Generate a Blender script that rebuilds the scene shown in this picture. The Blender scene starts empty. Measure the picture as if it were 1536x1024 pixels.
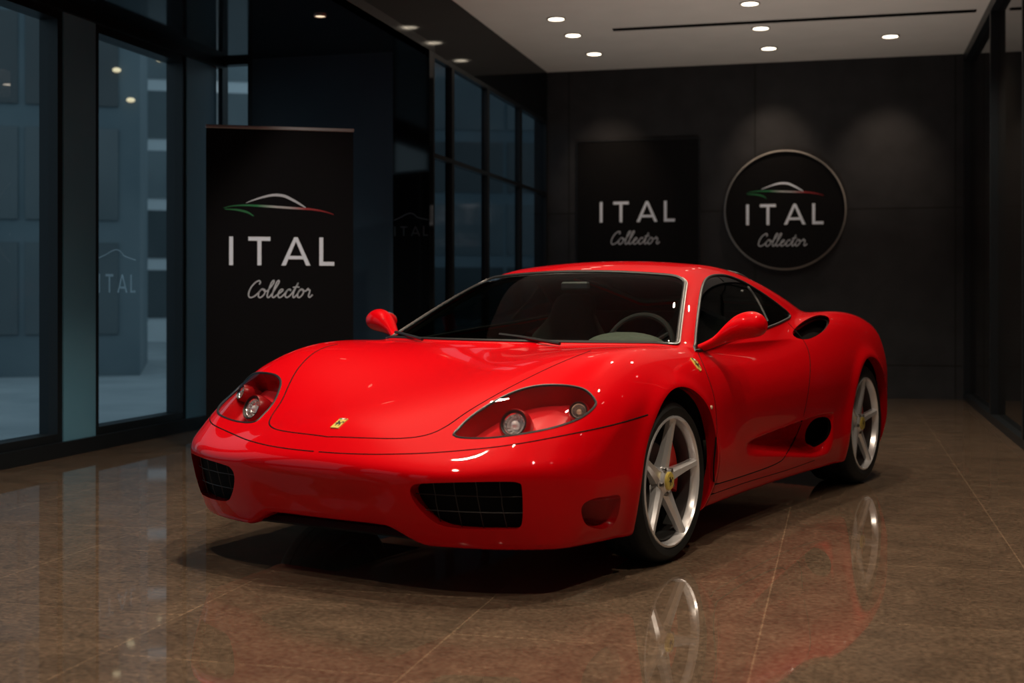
import bpy, math, random
import numpy as np
from mathutils import Vector, Matrix
from mathutils.bvhtree import BVHTree
random.seed(3)
SC = bpy.context.scene; COL = SC.collection
try:
    SC.view_settings.view_transform = 'Standard'
    SC.view_settings.look = 'None'
except Exception:
    pass
FP = 1923.0; CH = 1.07; HX = 768.0; HY = 445.0
SA = .2487; ANG = math.asin(SA); CA = math.cos(ANG)
def rw(v, u, z=0.0): return Vector((v*CA+u*SA, -v*SA+u*CA, z))

# ------------------------------------------------------------------ materials
def mat(name, col, rough=.5, metal=0., coat=0., coat_rough=.03, spec=.5, emis=None, estr=0., cior=1.5):
    m = bpy.data.materials.new(name); m.use_nodes = True
    b = m.node_tree.nodes['Principled BSDF']
    b.inputs['Base Color'].default_value = (*col, 1)
    b.inputs['Roughness'].default_value = rough
    b.inputs['Metallic'].default_value = metal
    b.inputs['Coat Weight'].default_value = coat
    b.inputs['Coat Roughness'].default_value = coat_rough
    b.inputs['Coat IOR'].default_value = cior
    b.inputs['Specular IOR Level'].default_value = spec
    if emis:
        b.inputs['Emission Color'].default_value = (*emis, 1)
        b.inputs['Emission Strength'].default_value = estr
    return m
def glass(name, tint, ior=1.45, rough=0.0):
    # thin pane: clear tint plus a Fresnel reflection that is the same from both sides
    m = bpy.data.materials.new(name); m.use_nodes = True
    nt = m.node_tree; nt.nodes.clear()
    o = nt.nodes.new('ShaderNodeOutputMaterial'); mx = nt.nodes.new('ShaderNodeMixShader')
    t = nt.nodes.new('ShaderNodeBsdfTransparent'); g = nt.nodes.new('ShaderNodeBsdfGlossy'); f = nt.nodes.new('ShaderNodeFresnel')
    ge = nt.nodes.new('ShaderNodeNewGeometry'); mr = nt.nodes.new('ShaderNodeMapRange')
    mr.inputs['To Min'].default_value = ior; mr.inputs['To Max'].default_value = 1/ior
    nt.links.new(ge.outputs['Backfacing'], mr.inputs[0]); nt.links.new(mr.outputs[0], f.inputs[0])
    t.inputs[0].default_value = (*tint, 1); g.inputs['Roughness'].default_value = rough; g.inputs['Color'].default_value = (.95, .97, 1, 1)
    nt.links.new(f.outputs[0], mx.inputs[0]); nt.links.new(t.outputs[0], mx.inputs[1]); nt.links.new(g.outputs[0], mx.inputs[2])
    nt.links.new(mx.outputs[0], o.inputs[0])
    return m
def add_noise(m, scale, c1, c2, detail=6, bump=0., rough=None):
    nt = m.node_tree; b = nt.nodes['Principled BSDF']
    tc = nt.nodes.new('ShaderNodeTexCoord'); n = nt.nodes.new('ShaderNodeTexNoise'); r = nt.nodes.new('ShaderNodeValToRGB')
    n.inputs['Scale'].default_value = scale; n.inputs['Detail'].default_value = detail
    r.color_ramp.elements[0].position = .3; r.color_ramp.elements[1].position = .7
    r.color_ramp.elements[0].color = (*c1, 1); r.color_ramp.elements[1].color = (*c2, 1)
    nt.links.new(tc.outputs['Object'], n.inputs['Vector']); nt.links.new(n.outputs['Fac'], r.inputs[0]); nt.links.new(r.outputs[0], b.inputs['Base Color'])
    if bump:
        bp = nt.nodes.new('ShaderNodeBump'); bp.inputs['Strength'].default_value = bump; bp.inputs['Distance'].default_value = .01
        nt.links.new(n.outputs['Fac'], bp.inputs['Height']); nt.links.new(bp.outputs[0], b.inputs['Normal'])
    return m
PAINT = mat('red paint', (.56, .0003, .0038), .42, 0, .75, .008, .02, cior=1.36)
PAINT_D = mat('red paint in shade', (.34, .0006, .003), .4, 0, .4, .03, .1)  # body red darkened, shade of the recesses put into the colour
PAINT_H = mat('red lamp bowl', (.62, .012, .018), .35, 0, .8, .03, .3)
PAINT_P = mat('dark red lamp pod', (.24, .002, .004), .3, 0, .8, .03, .3)
BLACK = mat('black plastic', (.006, .006, .007), .45)
SOFTB = mat('soft black leather', (.012, .012, .012), .7, spec=.2)
MATTEB = mat('dark liner', (.004, .004, .004), .9, spec=.1)
RUBBER = add_noise(mat('tire rubber', (.012, .012, .012), .65, spec=.3), 60, (.005, .005, .005), (.009, .009, .009))
ALLOY = mat('silver alloy', (.90, .90, .92), .24, .55, .5)
STEEL = mat('brake steel', (.35, .34, .33), .35, 1)
DSTEEL = mat('dark brake steel', (.12, .12, .12), .4, .9)
BARREL = mat('shadowed barrel', (.08, .08, .08), .4, .6)  # alloy darkened: shade behind the spokes put into the colour
CHROME = mat('chrome', (.8, .8, .8), .10, 1)
REDC = mat('red caliper', (.8, .03, .02), .35, 0, .5)
YEL = mat('yellow enamel', (.64, .50, .10), .35, 0, .4)
BLK = mat('black enamel', (.01, .01, .01), .4)
GRN = mat('green enamel', (.01, .16, .05), .5)
REDP = mat('red print', (.32, .015, .02), .5)
WHT = mat('white enamel', (.75, .75, .75), .4)
LEATH = add_noise(mat('dark leather', (.03, .03, .03), .5, spec=.2), 80, (.018, .019, .018), (.027, .028, .026), bump=.1)
LEATHG = add_noise(mat('green grey leather', (.05, .05, .04), .6, spec=.2), 80, (.066, .076, .060), (.088, .100, .080), bump=.1)
LEATHB = add_noise(mat('brown grey leather', (.05, .05, .04), .6, spec=.15), 80, (.080, .080, .068), (.100, .099, .085), bump=.1)
WGLASS = glass('car glass', (.74, .81, .78), 1.2)
SGLASS = glass('side glass', (.16, .19, .18), 1.35)
HGLASS = glass('headlight glass', (.97, .95, .95), 1.55)
REFL = mat('lamp reflector', (.95, .95, .95), .14, .9)
LENS = mat('lamp lens', (.90, .90, .92), .06, .3, 1)
AMBER = mat('amber lens', (.80, .56, .40), .12, .2, 1)
TRI = mat('tricolour print', (.5, .5, .5), .5)
nt = TRI.node_tree; tc = nt.nodes.new('ShaderNodeTexCoord'); sx = nt.nodes.new('ShaderNodeSeparateXYZ'); rp = nt.nodes.new('ShaderNodeValToRGB')
e = rp.color_ramp.elements; e[0].position = .08; e[0].color = (.004,.13,.04,1); e[1].position = .95; e[1].color = (.26,.008,.012,1)
for p, c in ((.30,(.01,.20,.065,1)),(.46,(.42,.45,.45,1)),(.58,(.42,.42,.43,1)),(.74,(.36,.03,.035,1))):
    q = e.new(p); q.color = c
nt.links.new(tc.outputs['Generated'], sx.inputs[0]); nt.links.new(sx.outputs[0], rp.inputs[0]); nt.links.new(rp.outputs[0], nt.nodes['Principled BSDF'].inputs['Base Color'])

# ------------------------------------------------------------------ mesh helpers
def link(name, me, m, parent=None):
    o = bpy.data.objects.new(name, me); COL.objects.link(o)
    if m: me.materials.append(m)
    if parent: o.parent = parent
    return o
def mesh_obj(name, vs, fs, m, parent=None, smooth=True, sharp=None, normals=None):
    me = bpy.data.meshes.new(name)
    me.from_pydata([tuple(map(float, v)) for v in vs], [], [tuple(f) for f in fs])
    me.polygons.foreach_set('use_smooth', [smooth]*len(me.polygons))
    if normals is not None:
        me.normals_split_custom_set_from_vertices([tuple(map(float, n)) for n in normals])
    elif smooth and sharp: me.set_sharp_from_angle(angle=math.radians(sharp))
    me.update()
    return link(name, me, m, parent)
class MB:
    def __init__(s): s.v = []; s.f = []
    def add(s, vs, fs):
        b = len(s.v); s.v += [tuple(v) for v in vs]; s.f += [tuple(i+b for i in f) for f in fs]; return s
    def box(s, x0, x1, y0, y1, z0, z1):
        return s.add([(x0,y0,z0),(x1,y0,z0),(x1,y1,z0),(x0,y1,z0),(x0,y0,z1),(x1,y0,z1),(x1,y1,z1),(x0,y1,z1)],
                     [(3,2,1,0),(4,5,6,7),(0,1,5,4),(1,2,6,5),(2,3,7,6),(3,0,4,7)])
    def bevbox(s, x0, x1, y0, y1, z0, z1, b):
        def ring(i, z): return [(x0+i+b,y0+i,z),(x1-i-b,y0+i,z),(x1-i,y0+i+b,z),(x1-i,y1-i-b,z),(x1-i-b,y1-i,z),(x0+i+b,y1-i,z),(x0+i,y1-i-b,z),(x0+i,y0+i+b,z)]
        return s.loft([ring(b*.6, z0), ring(0, z0+b), ring(0, z1-b), ring(b*.6, z1)])
    def loft(s, rings, closed=False, cap=True):
        n = len(rings[0]); vs = [p for r in rings for p in r]; fs = []
        m = len(rings)
        for i in range(m if closed else m-1):
            for j in range(n):
                a = i*n+j; b = i*n+(j+1) % n; c = ((i+1) % m)*n+(j+1) % n; d = ((i+1) % m)*n+j
                fs.append((a, b, c, d))
        if cap and not closed: fs += [tuple(reversed(range(n))), tuple(range((m-1)*n, m*n))]
        return s.add(vs, fs)
    def tube(s, pts, r, n=8, closed=False, cap=True):
        P = [Vector(p) for p in pts]; m = len(P)
        rr = r if isinstance(r, (list, tuple)) else [r]*m
        rings = []; prev = None
        for i in range(m):
            t = (P[(i+1) % m]-P[(i-1) % m]) if closed else (P[min(i+1, m-1)]-P[max(i-1, 0)])
            if t.length < 1e-9: t = Vector((1, 0, 0))
            t.normalize()
            if prev is None:
                a = Vector((0, 0, 1)) if abs(t.z) < .9 else Vector((1, 0, 0))
                nn = t.cross(a).normalized()
            else:
                nn = (prev - t*prev.dot(t))
                nn = nn.normalized() if nn.length > 1e-6 else t.orthogonal().normalized()
            prev = nn; bb = t.cross(nn)
            rings.append([P[i]+(nn*math.cos(2*math.pi*k/n)+bb*math.sin(2*math.pi*k/n))*rr[i] for k in range(n)])
        return s.loft(rings, closed, cap)
    def lathe_y(s, prof, seg=72, cx=0, cz=0, a0=0, a1=2*math.pi):
        full = abs(a1-a0-2*math.pi) < 1e-6; k = seg if full else seg+1
        vs = []; fs = []; m = len(prof)
        for i in range(k):
            a = a0+(a1-a0)*i/seg
            for (r, y) in prof: vs.append((cx+r*math.cos(a), y, cz+r*math.sin(a)))
        for i in range(seg):
            j = (i+1) % k
            for q in range(m-1): fs.append((i*m+q, i*m+q+1, j*m+q+1, j*m+q))
        return s.add(vs, fs)
    def lathe_z(s, prof, seg=48):
        vs = []; fs = []; m = len(prof)
        for i in range(seg):
            a = 2*math.pi*i/seg
            for (r, z) in prof: vs.append((r*math.cos(a), r*math.sin(a), z))
        for i in range(seg):
            j = (i+1) % seg
            for q in range(m-1): fs.append((i*m+q, j*m+q, j*m+q+1, i*m+q+1))
        return s.add(vs, fs)
    def xf(s, M):
        s.v = [tuple(M @ Vector(v)) for v in s.v]; return s
    def prism(s, poly, y0, y1):
        n = len(poly); vs = [(x, y0, z) for x, z in poly]+[(x, y1, z) for x, z in poly]
        fs = [tuple(range(n)), tuple(reversed(range(n, 2*n)))]+[(i, i+n, (i+1) % n+n, (i+1) % n) for i in range(n)]
        return s.add(vs, fs)
    def ribbon(s, pts, w, y):
        m = len(pts); ww = w if isinstance(w, (list, tuple)) else [w]*m
        vs = []
        for i in range(m):
            a = pts[max(i-1, 0)]; b = pts[min(i+1, m-1)]; tx = b[0]-a[0]; tz = b[1]-a[1]; L = math.hypot(tx, tz) or 1
            nx, nz = -tz/L, tx/L; h = ww[i]*.5
            vs += [(pts[i][0]+nx*h, y, pts[i][1]+nz*h), (pts[i][0]-nx*h, y, pts[i][1]-nz*h)]
        return s.add(vs, [(2*i, 2*i+1, 2*i+3, 2*i+2) for i in range(m-1)])
    def ball(s, c, rx, ry, rz, n=24, h=14):
        rings = []
        for i in range(1, h):
            a = math.pi*i/h
            rings.append([(c[0]+rx*math.sin(a)*math.cos(2*math.pi*k/n), c[1]+ry*math.sin(a)*math.sin(2*math.pi*k/n), c[2]+rz*math.cos(a)) for k in range(n)])
        return s.loft(rings)
    def build(s, name, m, parent=None, smooth=False, sharp=35):
        return mesh_obj(name, s.v, s.f, m, parent, smooth, sharp)
def empty(name, loc, rz=0, parent=None):
    o = bpy.data.objects.new(name, None); COL.objects.link(o); o.location = loc; o.rotation_euler = (0, 0, rz); o.empty_display_size = .2
    if parent: o.parent = parent
    return o
def tag(o, label, cat, group=None):
    o['label'] = label; o['category'] = cat
    if group: o['group'] = group
    return o
def struct(o): o['kind'] = 'structure'; return o
def cr(pts, n=8, closed=False):
    P = [np.array(p, float) for p in pts]; m = len(P); out = []
    for i in range(m if closed else m-1):
        if closed: a, b, c, d = P[i-1], P[i], P[(i+1) % m], P[(i+2) % m]
        else: a, b, c, d = P[max(i-1, 0)], P[i], P[i+1], P[min(i+2, m-1)]
        for k in range(n):
            t = k/n
            out.append(.5*((2*b)+(-a+c)*t+(2*a-5*b+4*c-d)*t*t+(-a+3*b-3*c+d)*t**3))
    if not closed: out.append(P[-1])
    return [tuple(o) for o in out]

# ------------------------------------------------------------------ car surface functions
OX, OY = -.137, 5.675
DX, DY = -.528, -.849
LX, LY = .849, -.528
CAR_ROT = math.atan2(DY, DX)
def spl(pts):
    pts = sorted(pts); xs = np.array([p[0] for p in pts]); ys = np.array([p[1] for p in pts]); n = len(xs); h = np.diff(xs)
    A = np.zeros((n, n)); r = np.zeros(n); A[0, 0] = A[-1, -1] = 1
    for i in range(1, n-1):
        A[i, i-1] = h[i-1]; A[i, i] = 2*(h[i-1]+h[i]); A[i, i+1] = h[i]
        r[i] = 6*((ys[i+1]-ys[i])/h[i]-(ys[i]-ys[i-1])/h[i-1])
    M = np.linalg.solve(A, r)
    def f(x):
        x = np.clip(x, xs[0], xs[-1]); i = np.clip(np.searchsorted(xs, x)-1, 0, n-2); hh = h[i]; a = (xs[i+1]-x)/hh; b = 1-a
        return a*ys[i]+b*ys[i+1]+((a**3-a)*M[i]+(b**3-b)*M[i+1])*hh*hh/6
    return f
def smax(a, b, k):
    h = np.maximum(k-np.abs(a-b), 0)/k
    return np.maximum(a, b)+h*h*k*.25
def smin(a, b, k): return -smax(-a, -b, k)
def sst(a, b, x):
    t = np.clip((x-a)/(b-a), 0, 1); return t*t*(3-2*t)
zf_ = spl([(1.15,.42),(1.0,.505),(.9,.565),(.8,.632),(.7,.695),(.5,.785),(.31,.838),(.1,.862),(-.15,.862),(-.4,.853),(-.8,.842),(-1.2,.848),(-1.6,.885),(-2.0,.95),(-2.3,.982),(-2.6,.985),(-2.9,.962),(-3.2,.915),(-3.45,.86)])
zc_ = spl([(1.2,.46),(1.1,.525),(.977,.592),(.8,.652),(.6,.706),(.4,.754),(.2,.796),(0,.83),(-.2,.858),(-.5,.87),(-1.5,.88),(-2.2,.90),(-2.8,.90),(-3.2,.89),(-3.45,.86)])
yf_ = spl([(1.1,.70),(.6,.72),(0,.76),(-.8,.79),(-1.6,.80),(-2.4,.80),(-3.3,.74)])
wm_ = spl([(1.1,.86),(.8,.925),(.4,.955),(0,.965),(-.4,.952),(-.8,.935),(-1.2,.932),(-1.6,.94),(-2.0,.96),(-2.6,.972),(-3.0,.945),(-3.45,.86)])
tc_ = spl([(1,1.2),(.3,1.3),(-.4,1.5),(-1.2,1.6),(-1.8,1.2),(-2.5,.8),(-3.4,.9)])
nz_ = spl([(.05,.97),(.17,1.042),(.25,1.083),(.33,1.115),(.40,1.135),(.445,1.142),(.485,1.125),(.52,1.087),(.56,1.042),(.60,.990),(.66,.905),(.75,.76)])
pd_ = spl([(0,0),(.15,.004),(.3,.015),(.5,.045),(.65,.09),(.76,.15),(.85,.235),(.91,.34),(.96,.5),(1.1,1.0)])
rc_ = spl([(.4,.58),(.1,.738),(-.156,.86),(-.5,1.027),(-.9,1.2),(-1.15,1.248),(-1.4,1.258),(-1.7,1.233),(-2.0,1.175),(-2.4,1.08),(-2.8,.985),(-3.1,.925),(-3.45,.84)])
ac_ = spl([(.3,.72),(-.3,.815),(-.8,.835),(-1.2,.84),(-1.6,.835),(-2.0,.81),(-2.4,.74),(-2.8,.64),(-3.4,.5)])
AX = [(0.0, .335, .372), (-2.6, .345, .380)]
def FBODY(P):
    x, y, z = P[:, 0], P[:, 1], P[:, 2]; ay = np.abs(y)
    yf = yf_(x); zc = zc_(x); zf = zf_(x); t = np.clip(ay/yf, 0, 1)
    T = zc+(zf-zc)*(3*t*t-2*t**3)-2.2*np.maximum(ay-yf, 0)**2
    W = wm_(x)-tc_(x)*np.maximum(z-.58, 0)**2-.9*np.maximum(.42-z, 0)**2
    sd = sst(-.45, -1.0, x)*(1-sst(-2.05, -2.3, x))
    W = W-.020*sd*np.exp(-((z-.40)/.11)**2)
    # wedge-shaped scoop growing rearward into the side intake
    q = np.clip((-x-.80)/1.0, 0, 1)
    zt = .395+.048*q; zb = .370-.115*q
    prof = sst(zt+.007, zt-.009, z)*sst(zb-.03, zb+.06, z)
    W = W-.160*q*(1-sst(1.87, 2.02, -x))*prof
    for (xa, za, r) in AX:
        rho = np.hypot(x-xa, z-za); W = W+.016*np.exp(-((rho-r-.008)/.042)**2)
    f = smax(z-T, ay-W, .085)
    N = nz_(z)-pd_(ay)-.022*sst(.43, .32, z)*(1-sst(.14, .40, ay))
    f = smax(f, x-N, .035)
    f = smax(f, (-3.40+.25*ay**2+.2*(z-.62)**2)-x, .10)
    B = .15+.025*sst(.3, .9, x)+.065*(1-sst(.26, .44, ay))*sst(.55, 1.0, x)
    f = smax(f, B-z, .028)
    wc = ac_(x)-.72*np.maximum(z-.85, 0)
    fc = smax((z-rc_(x)+.12*y*y)*.92, (ay-wc)*.83, .10)
    fc = np.maximum(fc, np.maximum(x-.12, np.maximum(-3.15-x, .45-z)))
    return smin(f, fc, .03)
def grad(P):
    e = 4e-4; g = np.zeros_like(P)
    for k in range(3):
        d = np.zeros(3); d[k] = e; g[:, k] = FBODY(P+d)-FBODY(P-d)
    return g/np.maximum(np.linalg.norm(g, axis=1, keepdims=True), 1e-12)
NPHI = 480; rowsO = []; rowsD = []
phi = np.arange(NPHI)/NPHI*2*np.pi
phi = phi-.20*np.sin(2*phi)   # denser toward the flanks
XF, XR, Z0 = .45, -2.75, .5
NC = 104
for i in range(NC):
    al = (1-(i+.5)/NC)*np.pi/2
    rowsO.append(np.tile([XF, 0, Z0], (NPHI, 1))); rowsD.append(np.stack([np.full(NPHI, np.sin(al)), np.cos(al)*np.cos(phi), np.cos(al)*np.sin(phi)], 1))
NM = 290
for i in range(NM+1):
    x = XF+(XR-XF)*i/NM
    rowsO.append(np.tile([x, 0, Z0], (NPHI, 1))); rowsD.append(np.stack([np.zeros(NPHI), np.cos(phi), np.sin(phi)], 1))
NR = 36
for i in range(1, NR):
    al = (i/NR)*np.pi/2
    rowsO.append(np.tile([XR, 0, Z0], (NPHI, 1))); rowsD.append(np.stack([np.full(NPHI, -np.sin(al)), np.cos(al)*np.cos(phi), np.cos(al)*np.sin(phi)], 1))
Oa = np.concatenate(rowsO); Da = np.concatenate(rowsD); NROW = len(rowsO)
lo = np.zeros(len(Oa)); hi = np.full(len(Oa), 1.7)
for it in range(26):
    mid = .5*(lo+hi); ins = FBODY(Oa+Da*mid[:, None]) < 0
    lo = np.where(ins, mid, lo); hi = np.where(ins, hi, mid)
V = Oa+Da*(.5*(lo+hi))[:, None]
faces = []
for i in range(NROW-1):
    for j in range(NPHI):
        k = (j+1) % NPHI
        faces.append((i*NPHI+j, i*NPHI+k, (i+1)*NPHI+k, (i+1)*NPHI+j))
faces.append(tuple(range(NPHI))); faces.append(tuple((NROW-1)*NPHI+j for j in range(NPHI)))
BVH = BVHTree.FromPolygons([tuple(v) for v in V], faces)
CAMX = -(DX*OX+DY*OY); CAMY = -(LX*OX+LY*OY)
def hit(px, py):
    rx = (px-HX)/FP; rz = (HY-py)/FP
    d = Vector((DX*rx+DY, LX*rx+LY, rz)).normalized()
    loc, nrm, idx, dist = BVH.ray_cast(Vector((CAMX, CAMY, CH)), d)
    return loc
def pix(P):
    x, y, z = P[:, 0], np.abs(P[:, 1]), P[:, 2]
    wx = OX+DX*x+LX*y; wy = OY+DY*x+LY*y
    return np.stack([HX+FP*wx/wy, HY+FP*(CH-z)/wy], 1)
def sdpoly(pts, poly):
    poly = np.array(poly); mn = poly.min(0)-6; mx = poly.max(0)+6
    sel = np.where(((pts > mn) & (pts < mx)).all(1))[0]; res = np.full(len(pts), 50.0)
    if len(sel) == 0: return res
    p = pts[sel]; d = np.full(len(p), 1e18); ins = np.zeros(len(p), bool); m = len(poly)
    for i in range(m):
        a = poly[i]; b = poly[(i+1) % m]; e = b-a; w = p-a
        t = np.clip((w @ e)/max(e @ e, 1e-12), 0, 1); q = w-t[:, None]*e; d = np.minimum(d, (q*q).sum(1))
        c = (a[1] > p[:, 1]) != (b[1] > p[:, 1])
        if abs(b[1]-a[1]) > 1e-12:
            ins ^= c & (p[:, 0] < (b[0]-a[0])*(p[:, 1]-a[1])/(b[1]-a[1])+a[0])
    res[sel] = np.sqrt(d)*np.where(ins, -1, 1)
    return res
REG = {'body': faces}
def cut(src, dst, fn):
    global V
    vals = fn(V); neg = (vals < 0).tolist()
    ins = []; out = []; mixed = []
    for f in REG[src]:
        s = sum(neg[i] for i in f)
        if s == 0: out.append(f)
        elif s == len(f): ins.append(f)
        else: mixed.append(f)
    ed = {}
    for f in mixed:
        for q in range(len(f)):
            a, b = f[q], f[(q+1) % len(f)]
            if neg[a] != neg[b]: ed.setdefault((min(a, b), max(a, b)), len(ed))
    bound = []
    if ed:
        E = np.array(list(ed.keys())); A = V[E[:, 0]].copy(); Bv = V[E[:, 1]].copy(); na = vals[E[:, 0]] < 0
        for it in range(16):
            M = .5*(A+Bv); nm = fn(M) < 0; same = nm == na
            A = np.where(same[:, None], M, A); Bv = np.where(same[:, None], Bv, M)
        base = len(V); V = np.vstack([V, .5*(A+Bv)])
        for f in mixed:
            pi = []; po = []; cs = []
            for q in range(len(f)):
                a, b = f[q], f[(q+1) % len(f)]
                (pi if neg[a] else po).append(a)
                if neg[a] != neg[b]:
                    c = base+ed[(min(a, b), max(a, b))]; pi.append(c); po.append(c); cs.append(c)
            if len(pi) > 2: ins.append(tuple(pi))
            if len(po) > 2: out.append(tuple(po))
            if len(cs) == 2: bound.append((cs[0], cs[1]))
    REG[src] = out; REG[dst] = ins
    return bound
def chain(edges):
    adj = {}
    for a, b in edges: adj.setdefault(a, []).append(b); adj.setdefault(b, []).append(a)
    seen = set(); loops = []
    for s in adj:
        if s in seen: continue
        lp = [s]; seen.add(s)
        while True:
            nx = [n for n in adj[lp[-1]] if n not in seen]
            if not nx: break
            lp.append(nx[0]); seen.add(nx[0])
        loops.append(lp)
    return loops
def thin(pts, d):
    out = [pts[0]]
    for p in pts[1:]:
        if (Vector(p)-Vector(out[-1])).length >= d: out.append(p)
    return out
def masked(fn, mask):
    def g(P): return np.where(mask(P), fn(P), 50.0)
    return g
# --- outlines traced on the near side (mirrored to the other side by |y|)
HL = cr([(682,654),(690,640),(715,618),(760,592),(800,579),(840,577),(875,583),(893,600),(890,612),(868,628),(830,641),(780,651),(725,657)], 6, True)
SW = cr([(1046,526),(1043,512),(1047,470),(1053,432),(1063,416),(1085,413),(1110,421),(1138,437),(1165,456),(1184,473),(1176,481),(1150,492),(1100,509)], 6, True)
UI = cr([(1189,498),(1203,483),(1224,473),(1240,474),(1244,483),(1234,497),(1214,508),(1196,507)], 6, True)
LI = cr([(1209,645),(1222,628),(1241,626),(1247,640),(1240,658),(1222,670),(1209,664)], 6, True)
GR = cr([(615,737),(619,728),(632,725),(690,723),(760,722),(778,724),(783,732),(784,775),(779,791),(760,794),(700,793),(660,787),(636,770),(621,752)], 5, True)
CS = cr([(872,768),(875,756),(889,748),(912,744),(929,743),(930,758),(925,778),(916,790),(898,793),(879,786)], 6, True)
HOODS = cr([(474,655),(505,655),(560,657),(605,657),(640,652),(668,640),(705,615),(755,586),(810,558),(850,540),(886,526)], 8)
BUMPS = cr([(460,676),(520,680),(580,681),(660,678),(760,668),(850,652),(920,637),(972,622)], 8)
DOORS = cr([(1047,529),(1060,560),(1072,600),(1075,650),(1071,700),(1072,727)], 6)+cr([(1072,727),(1120,712),(1165,695),(1180,680),(1200,640),(1212,590),(1215,540),(1205,510),(1182,484)], 6)[1:]
def f_ws(P):
    x, ay = P[:, 0], np.abs(P[:, 1])
    xb = -.17-.155*(ay/.78)**2.2; xt = -.885-.03*(ay/.57)**2; ys = .80+(x+.31)*.375
    return smax(smax(x-xb, xt-x, .05), ay-ys, .06)
def f_rw(P):
    x, ay = P[:, 0], np.abs(P[:, 1])
    return smax(smax(x+1.72, -2.5-x, .05), ay-(.52-.12*(-1.72-x)), .06)
b_ws = cut('body', 'windshield', masked(f_ws, lambda P: P[:, 2] > .78))
b_rw = cut('body', 'rear', masked(f_rw, lambda P: P[:, 2] > .93))
def px(poly): return lambda P: sdpoly(pix(P), poly)
b_sw = cut('body', 'side', masked(px(SW), lambda P: (P[:, 0] < -.42) & (P[:, 0] > -2.3) & (P[:, 2] > .78) & (np.abs(P[:, 1]) > .4)))
b_hl = cut('body', 'headlight', masked(px(HL), lambda P: (P[:, 0] > .1) & (P[:, 2] > .45)))
b_ui = cut('body', 'upint', masked(px(UI), lambda P: (P[:, 0] < -1.5) & (P[:, 0] > -2.6) & (P[:, 2] > .78) & (np.abs(P[:, 1]) > .5)))
b_li = cut('body', 'lowint', masked(px(LI), lambda P: (P[:, 0] < -1.4) & (P[:, 0] > -2.4) & (np.abs(P[:, 1]) > .6)))
b_gr = cut('body', 'grille', masked(px(GR), lambda P: (P[:, 0] > .6) & (P[:, 2] > .19)))
b_cs = cut('body', 'slot', masked(px(CS), lambda P: (P[:, 0] > .2) & (np.abs(P[:, 1]) > .6) & (P[:, 2] > .17)))
b_ar = []
for (xa, za, r) in AX:
    b_ar.append(cut('body', 'arch%g' % xa, lambda P: np.where(np.abs(P[:, 1]) > .56, np.hypot(P[:, 0]-xa, P[:, 2]-za)-r, 50.0)))
HP = [(300,655)]+HOODS+[(875,495),(700,440),(300,440)]
cut('body', 'hood', masked(px(HP), lambda P: (P[:, 0] > -.40) & (P[:, 2] > .5)))
BP = [(380,672)]+BUMPS+[(1010,640),(1010,1000),(380,1000)]
cut('body', 'bumper', masked(px(BP), lambda P: P[:, 0] > .2))
DP = DOORS+[(1172,474),(1100,478),(1056,500)]
cut('body', 'door', masked(px(DP), lambda P: (np.abs(P[:, 1]) > .5) & (P[:, 0] < -.2) & (P[:, 0] > -2.4)))
NRM = grad(V)
def region_obj(name, fs, m, parent, off=0., flip=False, smooth=True):
    idx = {}; vs = []; ns = []; out = []
    for f in fs:
        g = []
        for i in f:
            if i not in idx: idx[i] = len(vs); vs.append(V[i]-NRM[i]*off); ns.append(NRM[i])
            g.append(idx[i])
        out.append(tuple(g))
    o2 = []
    for g in out:
        a, b, c = Vector(vs[g[0]]), Vector(vs[g[1]]), Vector(vs[g[2]])
        n = (b-a).cross(c-a)
        if len(g) > 3: n = n+(c-a).cross(Vector(vs[g[3]])-a)
        o2.append(g if n.dot(Vector(ns[g[0]])) >= 0 else tuple(reversed(g)))
    return mesh_obj(name, vs, o2, m, parent, True, None, ns)
def side_faces(reg, s): return [f for f in REG[reg] if V[f[0]][1]*s > 0]
def lip(name, edges, offs, m, parent, side=None, floor=None):
    mb = MB(); idx = {}; k = len(offs)
    for (a, b) in edges:
        if side and V[a][1]*side < 0: continue
        q = []
        for i in (a, b):
            if i not in idx:
                s = 1 if V[i][1] > 0 else -1
                idx[i] = len(mb.v)
                mb.v += [tuple(V[i]+np.array([o[0], o[1]*s, o[2]])) for o in offs]
            q.append(idx[i])
        for t in range(k-1): mb.f.append((q[0]+t, q[1]+t, q[1]+t+1, q[0]+t+1))
    return mb
car = empty('sports_car', (OX, OY, 0), CAR_ROT)
tag(car, 'glossy red two-door sports coupe with silver five-spoke wheels parked on the tiled floor', 'car')
region_obj('body', REG['body'], PAINT, car)
region_obj('hood', REG['hood'], PAINT, car)
region_obj('front_bumper', REG['bumper'], PAINT, car)
for s in (1, -1): region_obj('door', side_faces('door', s), PAINT, car)
region_obj('windshield', REG['windshield'], WGLASS, car)['label'] = 'raked dark windshield'
region_obj('rear_window', REG['rear'], SGLASS, car)
for s in (1, -1): region_obj('side_window', side_faces('side', s), SGLASS, car)
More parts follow.
